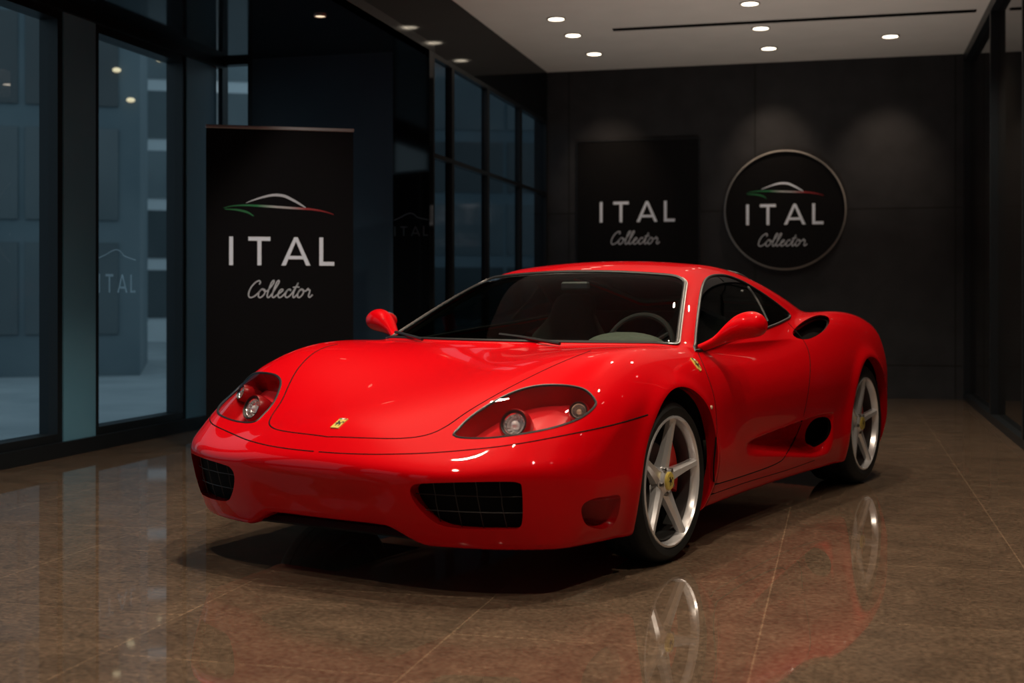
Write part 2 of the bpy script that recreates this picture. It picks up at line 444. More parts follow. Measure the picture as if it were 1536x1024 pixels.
# trims
def loops_tube(edges, r, m, name, sub=None, side=None, sink=0.):
    for lp in chain(edges):
        pts = [tuple(V[i]-NRM[i]*sink) for i in lp]
        if len(pts) < 8: continue
        if side and pts[0][1]*side < 0: continue
        mb = MB().tube(thin(pts, .012), r, 8, True); return mb.build(name, m, car, True)
loops_tube(b_ws, .009, BLACK, 'windshield_seal')
for s in (1, -1): loops_tube(b_sw, .008, BLACK, 'side_window_seal', side=s)
loops_tube(b_rw, .008, BLACK, 'rear_window_seal')
lp = max(chain(b_ws), key=len)
for s in (1, -1):
    pts = [V[i]+np.array([-.002, s*.010, .002]) for i in lp if V[i][1]*s > .545]
    pts.sort(key=lambda p: p[0])
    MB().tube(thin([tuple(p) for p in pts], .015), .0045, 6).build('windshield_side_trim', STEEL, car, True)['label'] = 'bright metal strip beside windshield'
P = [hit(*p) for p in cr([(1122,430),(1136,450),(1152,482)], 6)]; P = [p for p in P if p]
for s in (1, -1): MB().tube([(p.x, p.y*s, p.z) for p in P], .006, 6).build('quarter_glass_bar', BLACK, car, True)
# headlights
HD = .09
for s in (1, -1):
    fs = side_faces('headlight', s)
    hb = region_obj('headlight', fs, PAINT_H, car, HD)
    hb['label'] = 'headlight with red inner bowl under clear cover'
    region_obj('headlight_cover', fs, HGLASS, hb)
    mb = MB(); idx = {}
    for (a, b) in b_hl:
        if V[a][1]*s < 0: continue
        q = []
        for i in (a, b):
            if i not in idx: idx[i] = len(mb.v); mb.v += [tuple(V[i]-NRM[i]*.001), tuple(V[i]-NRM[i]*(HD+.001))]
            q.append(idx[i])
        mb.f.append((q[0], q[1], q[1]+1, q[0]+1))
    mb.build('headlight_rim', PAINT_D, hb, True)
    l2 = [l for l in chain(b_hl) if V[l[0]][1]*s > 0]
    l2 = max(l2, key=len)
    MB().tube(thin([tuple(V[i]-NRM[i]*.002) for i in l2], .01), .0055, 6, True).build('headlight_seal', BLACK, hb, True)
    for (pxx, pyy, r, nm, dep) in ((766,621,.042,'headlamp',.046),(872,607,.027,'turn_lamp',.034)):
        h = hit(pxx, pyy); h = Vector((h.x, h.y*s, h.z)); n = Vector(grad(np.array([tuple(h)]))[0])
        ax = (n*.35+Vector((1, .22*s, .12)).normalized()*.8).normalized()
        c = h-n*dep
        M = Matrix.Translation(c) @ Vector((0, 1, 0)).rotation_difference(ax).to_matrix().to_4x4()
        MB().lathe_y([(.001,-.13),(r*.75,-.115),(r*1.25,-.075),(r*1.46,-.03),(r*1.42,.0),(r*1.26,.012),(r*1.14,.006),(r*1.06,-.01)], 40).xf(M).build(nm+'_housing', PAINT_P, hb, True, 60)
        MB().lathe_y([(r*1.22,.008),(r*1.16,.012),(r*1.03,.006),(r*1.0,-.004)], 40).xf(M).build(nm+'_shade', BLACK, hb, True)
        MB().lathe_y([(r*1.02,-.001),(r*.98,.004),(r*.90,.000)], 40).xf(M).build(nm+'_ring', REFL, hb, True)
        MB().lathe_y([(r*.92,.000),(r*.82,-.016),(r*.62,-.026),(r*.35,-.033),(.001,-.035)], 14).xf(M).build(nm+'_reflector', REFL, hb, False)
        MB().ball((0, -.014, 0), r*.40, r*.5, r*.40).xf(M).build(nm, LENS if nm == 'headlamp' else AMBER, hb, True)
# openings
WIRE = mat('grille wire', (.03, .026, .026), .5, .3)
for s in (1, -1):
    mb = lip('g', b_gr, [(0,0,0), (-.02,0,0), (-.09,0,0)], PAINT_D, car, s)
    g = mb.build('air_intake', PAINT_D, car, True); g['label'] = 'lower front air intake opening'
    fs = side_faces('grille', s)
    idx = {}; vs = []; o2 = []
    for f in fs:
        q = []
        for i in f:
            if i not in idx: idx[i] = len(vs); vs.append(V[i]+np.array([-.05, 0, 0]))
            q.append(idx[i])
        o2.append(q)
    mesh_obj('intake_backing', vs, o2, MATTEB, g)
    xs = np.array(vs); mb = MB()
    ymin, ymax, zmin, zmax = xs[:, 1].min(), xs[:, 1].max(), xs[:, 2].min(), xs[:, 2].max()
    def xat(y, z):
        d = (xs[:, 1]-y)**2+(xs[:, 2]-z)**2; return xs[d.argmin(), 0]+.02
    for k in (1, 2):
        z = zmin+(zmax-zmin)*k/3
        sel = xs[np.abs(xs[:, 2]-z) < .012]
        if len(sel) < 2: continue
        ya, yb = sel[:, 1].min(), sel[:, 1].max()
        mb.tube([(xat(ya+(yb-ya)*t/12, z), ya+(yb-ya)*t/12, z) for t in range(13)], .0015, 5)
    for k in range(1, 5):
        y = ymin+(ymax-ymin)*k/5
        sel = xs[np.abs(xs[:, 1]-y) < .012]
        if len(sel) < 2: continue
        za, zb = sel[:, 2].min(), sel[:, 2].max()
        mb.tube([(xat(y, za+(zb-za)*t/6), y, za+(zb-za)*t/6) for t in range(7)], .0015, 5)
    mb.build('intake_mesh', WIRE, g, True)
    for (reg, bd, off, nm, bm) in (('upint', b_ui, (-.14, -.06, -.04), 'shoulder_intake', MATTEB), ('lowint', b_li, (-.12, -.09, 0), 'side_intake', MATTEB)):
        o = np.array(off)
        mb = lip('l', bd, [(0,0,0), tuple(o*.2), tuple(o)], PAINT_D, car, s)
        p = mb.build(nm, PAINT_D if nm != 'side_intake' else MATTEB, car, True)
        idx = {}; vs = []; o2 = []
        for f in side_faces(reg, s):
            q = []
            for i in f:
                if i not in idx: idx[i] = len(vs); vs.append(V[i]+o*np.array([1, s, 1])*.98)
                q.append(idx[i])
            o2.append(q)
        if vs: mesh_obj('intake_backing', vs, o2, bm, p)
    fsl = side_faces('slot', s); ids = sorted({i for f in fsl for i in f}); xv = V[ids][:, 0]; xa, xb = xv.min(), xv.max()
    bset = {i for e in b_cs for i in e if V[i][1]*s > 0}; bp = np.array([V[i] for i in bset])
    vs = []; idx = {}; o2 = []
    for f in fsl:
        q = []
        for i in f:
            if i not in idx:
                idx[i] = len(vs)
                t = (V[i][0]-xa)/(xb-xa); de = np.sqrt(((bp-V[i])**2).sum(1)).min()
                d = .16*(.10+.90*t)*min(1., de/.022)**.7
                vs.append(V[i]+np.array([-.35, -.94*s, 0])*d)
            q.append(idx[i])
        o2.append(q)
    mesh_obj('bumper_scoop', vs, o2, PAINT_D, car, True)
for k, (xa, za, r) in enumerate(AX):
    for s in (1, -1):
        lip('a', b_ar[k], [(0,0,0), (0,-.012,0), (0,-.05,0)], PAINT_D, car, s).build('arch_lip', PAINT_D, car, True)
        mb = MB().lathe_y([(r+.012, s*.90), (r+.012, s*.52), (.02, s*.50)], 40, xa, za, math.radians(-28), math.radians(208))
        mb.build('wheel_arch_liner', MATTEB, car, True)
# interior lining
lin = [f for rg in ('body', 'door', 'hood') for f in REG[rg] if -3.6 < V[f[0]][0] < .2 and V[f[0]][2] > .22 and abs(V[f[0]][1]) < 1.2]
lin = [f for f in lin if not (V[f[0]][0] > -.42 and V[f[0]][2] < .6)]
region_obj('cabin_lining', lin, LEATH, car, .024)
# panel gaps
gaps = MB()
def gap(pxs, r=.0032):
    P = [hit(*p) for p in pxs]; P = [p for p in P if p and p.y > -.004]
    if len(P) < 3: return
    N = grad(np.array([tuple(p) for p in P]))
    for s in (1, -1):
        gaps.tube(thin([(p.x-n[0]*r*.5, s*(p.y-n[1]*r*.5), p.z-n[2]*r*.5) for p, n in zip(P, N)], .006), r, 6)
gap(HOODS, .0036); gap(BUMPS, .0036); gap(DOORS, .0036)
gap(cr([(1066,742),(1120,723),(1180,705),(1222,690)], 6), .0025)
gaps.build('panel_gaps', MATTEB, car, True)
mb = MB()
rings = []
for y, k in ((-.43,.0),(-.36,.7),(-.2,1),(0,1),(.2,1),(.36,.7),(.43,.0)):
    rings.append([(.45,y,.16),(.98,y,.185+.004*k),(1.0,y,.195+.006*k),(.98,y,.20+.02*k),(.45,y,.22)])
mb.loft(rings).build('under_spoiler', BLACK, car)
# ------------------------------------------------------------------ wheels
HORSE = [(-.25,-1),(-.1,-.95),(-.1,-.4),(.1,-.15),(.5,-.45),(.35,-.8),(.55,-.85),(.7,-.35),(.45,.05),(.75,.45),(1.0,.2),(1.05,.6),(.65,.75),(.4,.3),(.1,.35),(-.1,.6),(-.15,1.0),(-.4,.85),(-.65,.75),(-.6,.55),(-.4,.6),(-.4,.2),(-.8,.15),(-.9,-.15),(-.75,-.15),(-.65,.0),(-.4,-.1),(-.35,-.5)]
def horse(s, fn):
    mb = MB(); pts = [fn(x*s, z*s) for x, z in HORSE]; mb.add(pts, [tuple(range(len(pts)))]); return mb
def build_wheel(R, width, rimr, loc, rz):
    mb = MB()
    mb.lathe_y([(rimr+.002,-.014),(rimr-.002,-.003),(rimr-.010,-.001),(rimr-.015,-.010),(rimr-.020,-.030),(rimr-.03,-.09),(rimr-.03,-width+.02)], 80)
    for k in range(5):
        a = math.radians(97+72*k); ca, sa = math.cos(a), math.sin(a); rings = []
        for (r, w, yf, th) in ((.02,.066,-.034,.045),(.055,.066,-.034,.045),(.085,.055,-.030,.040),(.12,.047,-.026,.036),(.17,.039,-.019,.034),(.21,.035,-.014,.032),(rimr-.024,.036,-.009,.032),(rimr-.008,.046,-.006,.03)):
            prof = [(-w/2, yf-th), (-w/2, yf-.014), (-w*.27, yf), (w*.27, yf), (w/2, yf-.014), (w/2, yf-th)]
            rings.append([(ca*r-sa*t, y, sa*r+ca*t) for t, y in prof])
        mb.loft(rings)
    mb.lathe_y([(.062,-.075),(.062,-.042),(.056,-.036),(.046,-.026),(.04,-.024),(.001,-.024)], 48)
    w = mb.build('wheel', ALLOY, car, True, 14); w.location = loc; w.rotation_euler = (0, 0, rz)
    w['label'] = 'silver five-spoke alloy wheel'
    rr = R
    MB().lathe_y([(rimr-.012,-.02),(rimr+.001,-.006),(rimr+.012,.001),(rimr+.03,.002),(rr-.022,-.006),(rr-.008,-.020),(rr-.001,-.035),(rr,-.05),(rr,-.075),(rr-.006,-.077),(rr-.006,-.083),(rr,-.085),(rr,-width+.09),(rr-.006,-width+.088),(rr-.006,-width+.082),(rr,-width+.08),(rr,-width+.05),(rr-.008,-width+.02),(rr-.03,-width),(rimr-.02,-width+.01)], 96).build('tire', RUBBER, w, True, 50)
    MB().lathe_y([(.001,-.098),(.150,-.098),(.152,-.101),(.152,-.108),(.001,-.108)], 64).build('brake_disc', DSTEEL, w, True)
    MB().lathe_y([(.001,-.110),(rimr-.0315,-.110),(rimr-.0315,-width+.02),(.001,-width+.02)], 48).build('added_dark_disc', MATTEB, w, True)  # added dark disc hiding the bright wheel inside, so spoke gaps look shaded
    MB().lathe_y([(rimr-.0285,-.035),(rimr-.0315,-.11)], 64).build('rim_barrel', BARREL, w, True)
    cal = MB(); rings = []
    for t in range(9):
        a = math.radians(-34+68*t/8)+(math.radians(166) if rz == 0 else math.radians(14))
        rings.append([(r*math.cos(a), y, r*math.sin(a)) for r, y in ((.105,-.070),(.185,-.068),(.218,-.085),(.218,-.108),(.105,-.108))])
    cal.loft(rings).build('brake_caliper', REDC, w, True)
    MB().lathe_y([(.037,-.026),(.037,-.018),(.034,-.015),(.001,-.014)], 36).build('center_cap', YEL, w, True)
    horse(.020, lambda x, z: (-x if rz == 0 else x, -.0135, z)).build('cap_mark', BLK, w)
    for k in range(5):
        a = math.radians(97+36+72*k)
        MB().lathe_y([(.0095,-.036),(.0095,-.024),(.006,-.022),(.001,-.022)], 12, .052*math.cos(a), .052*math.sin(a)).build('lug_bolt', STEEL, w, True)
    return w
build_wheel(.325, .225, .266, (.012, .938, .326), 0)
build_wheel(.340, .280, .268, (-2.6, .945, .341), 0)
build_wheel(.325, .225, .266, (.012, -.938, .326), math.pi)
build_wheel(.340, .280, .268, (-2.6, -.945, .341), math.pi)
# ------------------------------------------------------------------ mirrors
for s in (1, -1):
    path = [(-.50,.80,.835,.030,.018),(-.52,.84,.850,.034,.020),(-.545,.885,.875,.040,.026),(-.57,.925,.908,.052,.042),(-.585,.965,.932,.066,.055),(-.595,1.01,.945,.072,.060),(-.60,1.05,.948,.068,.056),(-.60,1.08,.946,.052,.042),(-.60,1.098,.945,.024,.02)]
    pp = cr(path, 4); rings = []
    for (x, y, z, a, b) in pp:
        ring = []
        for k in range(24):
            t = 2*math.pi*k/24; c = math.cos(t); ring.append((x+a*(c if c > 0 else c*.75), y*s, z+b*math.sin(t)))
        rings.append(ring if s > 0 else ring[::-1])
    m = MB().loft(rings).build('side_mirror', PAINT, car, True); m['label'] = 'red side mirror on short arm'
    g = MB().ball((0, 0, 0), .004, .062, .045).xf(Matrix.Translation((-.650, 1.015*s, .946))); g.build('mirror_glass', CHROME, m, True)
for a in (((750,506),(775,509),(805,514),(840,520)), ((594,502),(612,507),(634,513))):
    P = [hit(*p) for p in a]; P = [p for p in P if p]
    if len(P) > 1: MB().tube([(p.x+.003, p.y, p.z+.014) for p in P], .008, 6).build('wiper', BLACK, car, True)
# emblems
def badge(pxx, pyy, name, poly, up, horse_s, strip, par, s=1):
    h = hit(pxx, pyy); h = Vector((h.x, h.y*s, h.z)); n = Vector(grad(np.array([tuple(h)]))[0])
    u = (up-n*up.dot(n)).normalized(); r = u.cross(n)
    f = lambda e: (lambda x, z: tuple(h+n*e+r*x+u*z))
    mb = MB(); N = len(poly)
    mb.add([f(-.002)(x, z) for x, z in poly]+[f(.003)(x, z) for x, z in poly], [tuple(range(N, 2*N))]+[(i, (i+1) % N, (i+1) % N+N, i+N) for i in range(N)])
    b = mb.build(name, YEL, par)
    horse(horse_s, lambda x, z: f(.0042)(x, z-.003)).build('emblem_mark', BLK, b)
    if strip:
        x0, x1, z0, z1 = strip
        for k, mm in enumerate((GRN, WHT, REDP)):
            xa = x0+(x1-x0)*k/3; xb = x0+(x1-x0)*(k+1)/3
            MB().add([f(.004)(*q) for q in ((xa,z0),(xb,z0),(xb,z1),(xa,z1))], [(0,1,2,3)]).build('emblem_stripe', mm, b)
    return b
badge(509, 635, 'hood_emblem', [(-.019,-.033),(.019,-.033),(.019,.033),(-.019,.033)], Vector((-1,0,.3)), .019, (-.018,.018,.024,.031), car)['label'] = 'small yellow rectangular emblem'
SH = [(0,-.042),(.018,-.030),(.026,-.008),(.029,.036),(.012,.040),(0,.037),(-.012,.040),(-.029,.036),(-.026,-.008),(-.018,-.030)]
SH = [(a*.85, b*.85) for a, b in SH]
for s in (1, -1): badge(1045, 547, 'fender_badge', SH, Vector((-.25,0,1)), .021, (-.023,.023,.022,.031), car, s)['label'] = 'small yellow shield badge'
for s in (1, -1):
    h = hit(1067, 611); MB().ball((h.x, h.y*s, h.z), .012, .006, .010, 14, 8).build('side_repeater', AMBER, car, True)
# ------------------------------------------------------------------ cabin
mb = MB(); prof = [(-.25,.76),(-.36,.815),(-.50,.838),(-.62,.845),(-.69,.83),(-.73,.78),(-.75,.66),(-.74,.42),(-.25,.42)]
rings = []
for y, k in ((-.78,.93),(-.74,.97),(-.6,1),(-.2,1),(0,.995),(.2,1),(.6,1),(.74,.97),(.78,.93)):
    rings.append([(x, y, .42+(z-.42)*k) for x, z in prof])
mb.loft(rings).build('dashboard', LEATHG, car, True, 40)
MB().ball((-.66, .38, .84), .14, .20, .065).build('instrument_hood', LEATHG, car, True)
M = Matrix.Translation((-.80, .38, .815)) @ Matrix.Rotation(math.radians(68), 4, 'Y')
sw = MB().tube([(.178*math.cos(2*math.pi*k/48), .178*math.sin(2*math.pi*k/48), 0) for k in range(48)], .015, 10, True)
for a in (0, 120, 240):
    a = math.radians(a); sw.tube([(.04*math.cos(a), .04*math.sin(a), -.01), (.17*math.cos(a), .17*math.sin(a), 0)], .013, 8)
sw.lathe_z([(.001,.01),(.045,.008),(.055,-.01),(.04,-.03),(.03,-.10)], 24)
sw.xf(M).build('steering_wheel', SOFTB, car, True)
for s in (1, -1):
    rings = []
    for (z, hw, hd) in ((.36,.24,.07),(.45,.26,.085),(.60,.265,.085),(.75,.25,.08),(.86,.22,.07),(.92,.17,.06),(.97,.135,.055),(1.03,.13,.05),(1.07,.11,.042),(1.09,.07,.03)):
        cx = -1.28-.38*(z-.36)
        rings.append([(cx+hd*math.copysign(abs(math.cos(t))**.6, math.cos(t)), .38*s+hw*math.copysign(abs(math.sin(t))**.6, math.sin(t)), z) for t in [2*math.pi*k/28 for k in range(28)]])
    st = MB().loft(rings)
    rings = []
    for (z, k) in ((.22,.9),(.26,1),(.38,1),(.42,.9)):
        rings.append([(-1.02+.27*k*math.copysign(abs(math.cos(t))**.5, math.cos(t)), .38*s+.25*k*math.copysign(abs(math.sin(t))**.5, math.sin(t)), z) for t in [2*math.pi*q/28 for q in range(28)]])
    st.loft(rings)
    st.build('seat', LEATHB, car, True, 50)
MB().bevbox(-.872, -.848, -.08, .08, 1.105, 1.145, .008).build('interior_mirror', BLACK, car)
MB().box(-1.90, -1.78, -.66, .66, .40, .99).build('rear_bulkhead', LEATH, car)
MB().box(-1.9, -.3, -.78, .78, .17, .23).build('cabin_floor', LEATH, car)

# ------------------------------------------------------------------ room
def rroot(o): o.rotation_euler = (0, 0, -ANG); return o
def rbox(name, v0, v1, u0, u1, z0, z1, m, parent=None):
    o = MB().box(v0, v1, u0, u1, z0, z1).build(name, m, parent)
    if parent is None: rroot(o)
    return o
FM = mat('polished stone tile', (.1, .07, .05), .07)
nt = FM.node_tree; b = nt.nodes['Principled BSDF']
tc = nt.nodes.new('ShaderNodeTexCoord'); mp = nt.nodes.new('ShaderNodeMapping'); br = nt.nodes.new('ShaderNodeTexBrick')
mp.inputs['Rotation'].default_value = (0, 0, math.radians(90)); mp.inputs['Location'].default_value = (.1, .25, 0)
br.offset = .5; br.inputs['Scale'].default_value = 1; br.inputs['Mortar Size'].default_value = .0030; br.inputs['Brick Width'].default_value = .95; br.inputs['Row Height'].default_value = .95
br.inputs['Color1'].default_value = (.112,.078,.054,1); br.inputs['Color2'].default_value = (.130,.091,.063,1); br.inputs['Mortar'].default_value = (.21,.145,.095,1); br.inputs['Mortar Smooth'].default_value = .1
n1 = nt.nodes.new('ShaderNodeTexNoise'); n1.inputs['Scale'].default_value = 4.5; n1.inputs['Detail'].default_value = 12; n1.inputs['Roughness'].default_value = .78; n1.inputs['Distortion'].default_value = .8
n2 = nt.nodes.new('ShaderNodeTexNoise'); n2.inputs['Scale'].default_value = 50; n2.inputs['Detail'].default_value = 6; n2.inputs['Roughness'].default_value = .7
cr1 = nt.nodes.new('ShaderNodeValToRGB'); cr1.color_ramp.elements[0].position = .34; cr1.color_ramp.elements[1].position = .66
cr1.color_ramp.elements[0].color = (.31,.31,.31,1); cr1.color_ramp.elements[1].color = (.72,.70,.67,1)
cr2 = nt.nodes.new('ShaderNodeValToRGB'); cr2.color_ramp.elements[0].position = .36; cr2.color_ramp.elements[1].position = .66
cr2.color_ramp.elements[0].color = (.25,.25,.25,1); cr2.color_ramp.elements[1].color = (.77,.77,.77,1)
mx = nt.nodes.new('ShaderNodeMixRGB'); mx.blend_type = 'OVERLAY'; mx.inputs[0].default_value = .8
mx2 = nt.nodes.new('ShaderNodeMixRGB'); mx2.blend_type = 'OVERLAY'; mx2.inputs[0].default_value = .8
nt.links.new(tc.outputs['Object'], mp.inputs[0]); nt.links.new(mp.outputs[0], br.inputs['Vector'])
nt.links.new(tc.outputs['Object'], n1.inputs['Vector']); nt.links.new(tc.outputs['Object'], n2.inputs['Vector'])
nt.links.new(n1.outputs['Fac'], cr1.inputs[0]); nt.links.new(n2.outputs['Fac'], cr2.inputs[0])
nt.links.new(br.outputs['Color'], mx.inputs[1]); nt.links.new(cr1.outputs[0], mx.inputs[2])
nt.links.new(mx.outputs[0], mx2.inputs[1]); nt.links.new(cr2.outputs[0], mx2.inputs[2]); nt.links.new(mx2.outputs[0], b.inputs['Base Color'])
rg = nt.nodes.new('ShaderNodeMapRange'); rg.inputs['To Min'].default_value = .012; rg.inputs['To Max'].default_value = .05
nt.links.new(n1.outputs['Fac'], rg.inputs[0]); nt.links.new(rg.outputs[0], b.inputs['Roughness'])
b.inputs['IOR'].default_value = 2.15
WM = mat('charcoal wall panels', (.03, .03, .032), .6, spec=.2)
nt = WM.node_tree; b = nt.nodes['Principled BSDF']
tc = nt.nodes.new('ShaderNodeTexCoord'); mp = nt.nodes.new('ShaderNodeMapping'); br = nt.nodes.new('ShaderNodeTexBrick'); n1 = nt.nodes.new('ShaderNodeTexNoise')
mp.inputs['Rotation'].default_value = (math.radians(90), 0, 0); mp.inputs['Location'].default_value = (.9, .35, 0)
br.offset = 0; br.inputs['Scale'].default_value = 1; br.inputs['Mortar Size'].default_value = .008; br.inputs['Brick Width'].default_value = 2.05; br.inputs['Row Height'].default_value = 1.65
br.inputs['Color1'].default_value = (.021,.022,.025,1); br.inputs['Color2'].default_value = (.024,.025,.028,1); br.inputs['Mortar'].default_value = (.009,.009,.009,1)
n1.inputs['Scale'].default_value = 4; n1.inputs['Detail'].default_value = 8
mx = nt.nodes.new('ShaderNodeMixRGB'); mx.blend_type = 'OVERLAY'; mx.inputs[0].default_value = .5
nt.links.new(tc.outputs['Object'], mp.inputs[0]); nt.links.new(mp.outputs[0], br.inputs['Vector']); nt.links.new(tc.outputs['Object'], n1.inputs['Vector'])
nt.links.new(br.outputs['Color'], mx.inputs[1]); nt.links.new(n1.outputs['Fac'], mx.inputs[2]); nt.links.new(mx.outputs[0], b.inputs['Base Color'])
CEIL = add_noise(mat('ceiling plaster', (.6, .57, .54), .85), 3, (.65,.64,.62), (.69,.68,.66))
NAVY = add_noise(mat('navy cladding', (.02, .04, .06), .45, spec=.3), 2, (.026,.050,.072), (.034,.062,.088))
PILL = add_noise(mat('blue grey cladding', (.05, .09, .12), .4, spec=.3), 2, (.10,.27,.40), (.12,.30,.43))
FRAME = mat('black window frame', (.008, .011, .014), .4, spec=.3)
GLOSSB = mat('black glass panel', (.004, .005, .006), .05, spec=.5)
BULK = mat('dark bulkhead panel', (.006, .007, .008), .06, spec=.03)
SOFF = mat('dark lacquered soffit', (.006, .009, .012), .08, spec=.2)
DARKR = mat('dark tinted glass wall', (.008, .007, .006), .04, spec=.5)
WINDOW = glass('window glass', (.60, .70, .75), 1.5)
PGLASS = glass('partition glass', (.22, .28, .32), 1.2, .10)
struct(rbox('floor', -5.25, 1.5, -3.0, 14.25, -.10, 0, FM))
struct(rbox('ceiling', -3.2, 1.5, -3.0, 14.25, 3.59, 3.75, CEIL))
struct(rbox('wall_back', -3.35, 1.5, 14.05, 14.25, 0, 3.59, WM))
struct(rbox('ceiling', -5.25, -3.2, -3.0, 9.95, 3.05, 3.12, SOFF))
struct(rbox('wall_bulkhead', -3.30, -3.2, -3.0, 14.05, 3.05, 3.59, BULK))
struct(rbox('wall_front', -5.25, 1.5, -3.15, -3.0, 0, 3.75, NAVY))
UP = [(-3.0,-2.55),(-.9,-.42),(1.2,1.68),(3.3,3.78),(5.4,5.88),(7.53,8.01),(9.20,9.80)]
struct(rbox('baseboard_left', -5.2, -5.02, -3.0, 9.8, 0, .10, FRAME))
struct(rbox('trim_1', -5.2, -5.02, -3.0, 9.8, 2.98, 3.05, FRAME))
for i, (a, c) in enumerate(UP): struct(rbox('trim_%d' % (i+2), -5.22, -5.05, a+.05, c-.05, .10, 2.98, PILL))
n = 1
WINS = {}
def window(name, v0, v1, u0, u1, z0, z1, t=.05, axis='u', bars=(), gm=None, bw=.025):
    mb = MB()
    if axis == 'u':
        mb.box(v0, v1, u0, u0+t, z0, z1).box(v0, v1, u1-t, u1, z0, z1).box(v0, v1, u0+t, u1-t, z0, z0+t).box(v0, v1, u0+t, u1-t, z1-t, z1)
        for bz in bars: mb.box(v0, v1, u0+t, u1-t, bz-bw, bz+bw)
        g = MB().add([((v0+v1)/2, u0+t, z0+t), ((v0+v1)/2, u1-t, z0+t), ((v0+v1)/2, u1-t, z1-t), ((v0+v1)/2, u0+t, z1-t)], [(0,1,2,3)])
    else:
        mb.box(v0, v0+t, u0, u1, z0, z1).box(v1-t, v1, u0, u1, z0, z1).box(v0+t, v1-t, u0, u1, z0, z0+t).box(v0+t, v1-t, u0, u1, z1-t, z1)
        g = MB().add([(v0+t, (u0+u1)/2, z0+t), (v1-t, (u0+u1)/2, z0+t), (v1-t, (u0+u1)/2, z1-t), (v0+t, (u0+u1)/2, z1-t)], [(0,1,2,3)])
    o = struct(rroot(mb.build(name, FRAME))); WINS[name] = g.build('window_pane', gm or WINDOW, o); return o
for i in range(len(UP)-1):
    window('window_%d' % n, -5.2, -5.06, UP[i][1]-.05, UP[i+1][0]+.05, .10, 2.98, .055); n += 1
NEARW = WINS['window_%d' % (n-1)]
window('window_%d' % n, -5.06, -4.75, 9.8, 9.9, .0, 3.05, .04, 'v'); n += 1
struct(rbox('wall_left', -4.75, -3.51, 9.8, 9.95, 0, 3.05, NAVY))
BPAN = struct(rbox('trim_20', -3.51, -3.2, 9.8, 9.9, 0, 3.05, GLOSSB))
PU = [9.9, 10.45, 11.58, 12.85, 14.05]
for i in range(4):
    window('window_%d' % n, -3.26, -3.2, PU[i], PU[i+1], 0, 3.05, .038, 'u', (2.22,), PGLASS, .018); n += 1
for i, (a, c) in enumerate(((-3,0),(0,2.4),(2.4,4.8),(4.8,7.2),(7.2,9.6),(9.6,11.6),(11.6,14.05))):
    mb = MB().box(1.23, 1.34, a, a+.035, 0, 3.59).box(1.23, 1.34, c-.035, c, 0, 3.59).box(1.23, 1.34, a+.035, c-.035, 0, .07).box(1.23, 1.34, a+.035, c-.035, 3.50, 3.59)
    o = struct(rroot(mb.build('window_%d' % n, FRAME))); n += 1
    MB().box(1.29, 1.30, a+.035, c-.035, .07, 3.50).build('window_pane', DARKR, o)
struct(rbox('wall_right', 1.36, 1.5, -3, 14.05, 0, 3.59, MATTEB))
struct(rbox('trim_21', -2.08, 1.15, 11.90, 11.96, 3.575, 3.592, MATTEB))
# ------------------------------------------------------------------ signs
def letter_shapes(H, cx, z0, y):
    w = .138; W = 3.66*H
    def R(a, b, c, d): return [(a*H, c*H), (b*H, c*H), (b*H, d*H), (a*H, d*H)]
    L = [[R(0, w, 0, 1)],
         [R(.66, 1.42, 1-w, 1), R(1.04-w/2, 1.04+w/2, 0, 1-w)],
         [[(1.80*H,0),(1.955*H,0),(2.31*H,.85*H),(2.31*H,1*H),(2.25*H,1*H)], [(2.31*H,.85*H),(2.665*H,0),(2.82*H,0),(2.37*H,1*H),(2.31*H,1*H)], R(2.06, 2.56, .22, .34)],
         [R(3.13, 3.13+w, 0, 1), R(3.13+w, 3.66, 0, w)]]
    out = []
    for polys in L:
        mb = MB()
        for q in polys: mb.prism([(cx-W/2+a, z0+b) for a, b in q], y, y+.004)
        out.append(mb)
    return out
def letters(H, cx, z0, y, m, par, tf=None, nm='letter'):
    for mb in letter_shapes(H, cx, z0, y):
        if tf: mb.v = [tf(*p) for p in mb.v]
        mb.build(nm, m, par)
SCRIPT = [(1.05,1.55),(1.1,1.85),(.85,2.0),(.45,1.7),(.15,1.05),(.15,.35),(.45,0),(.85,.12),(1.2,.5),(1.45,.9),(1.7,1.0),(1.5,.98),(1.3,.6),(1.4,.1),(1.7,.02),(1.98,.4),(1.95,.85),(1.7,1.0),(1.85,.8),(2.15,.75),(2.45,1.15),(2.7,1.8),(2.6,2.05),(2.42,1.75),(2.35,.9),(2.38,.2),(2.6,.0),(2.85,.35),(3.1,1.1),(3.3,1.8),(3.2,2.05),(3.02,1.75),(2.95,.9),(2.98,.2),(3.2,0),(3.5,.3),(3.8,.55),(4.05,.85),(3.9,1.0),(3.68,.8),(3.62,.35),(3.85,0),(4.15,.12),(4.4,.5),(4.65,.95),(4.9,.98),(4.95,.82),(4.8,.98),(4.55,.75),(4.5,.25),(4.75,0),(5.05,.2),(5.3,.7),(5.55,1.5),(5.6,1.75),(5.45,1.0),(5.42,.25),(5.6,0),(5.85,.3),(6.05,.8),(6.3,1.0),(6.1,.95),(5.95,.55),(6.05,.08),(6.3,.02),(6.55,.4),(6.52,.85),(6.3,1.0),(6.5,.8),(6.8,.8),(7.0,1.1),(7.05,.9),(7.25,.9),(7.3,.6),(7.3,.2),(7.5,.02),(7.75,.35)]
def script_mb(cx, z0, W, y, bold=1.0):
    s = W/8.1; pts = [((x+.30*z)*s+cx-W/2, z0+z*s) for x, z in cr(SCRIPT, 8)]
    mb = MB().ribbon(pts, .155*s*bold, y)
    tb = [((x+.30*z)*s+cx-W/2, z0+z*s) for x, z in ((5.15,1.2),(5.5,1.28),(5.9,1.25))]
    return mb.ribbon(tb, .15*s*bold, y-.0004)
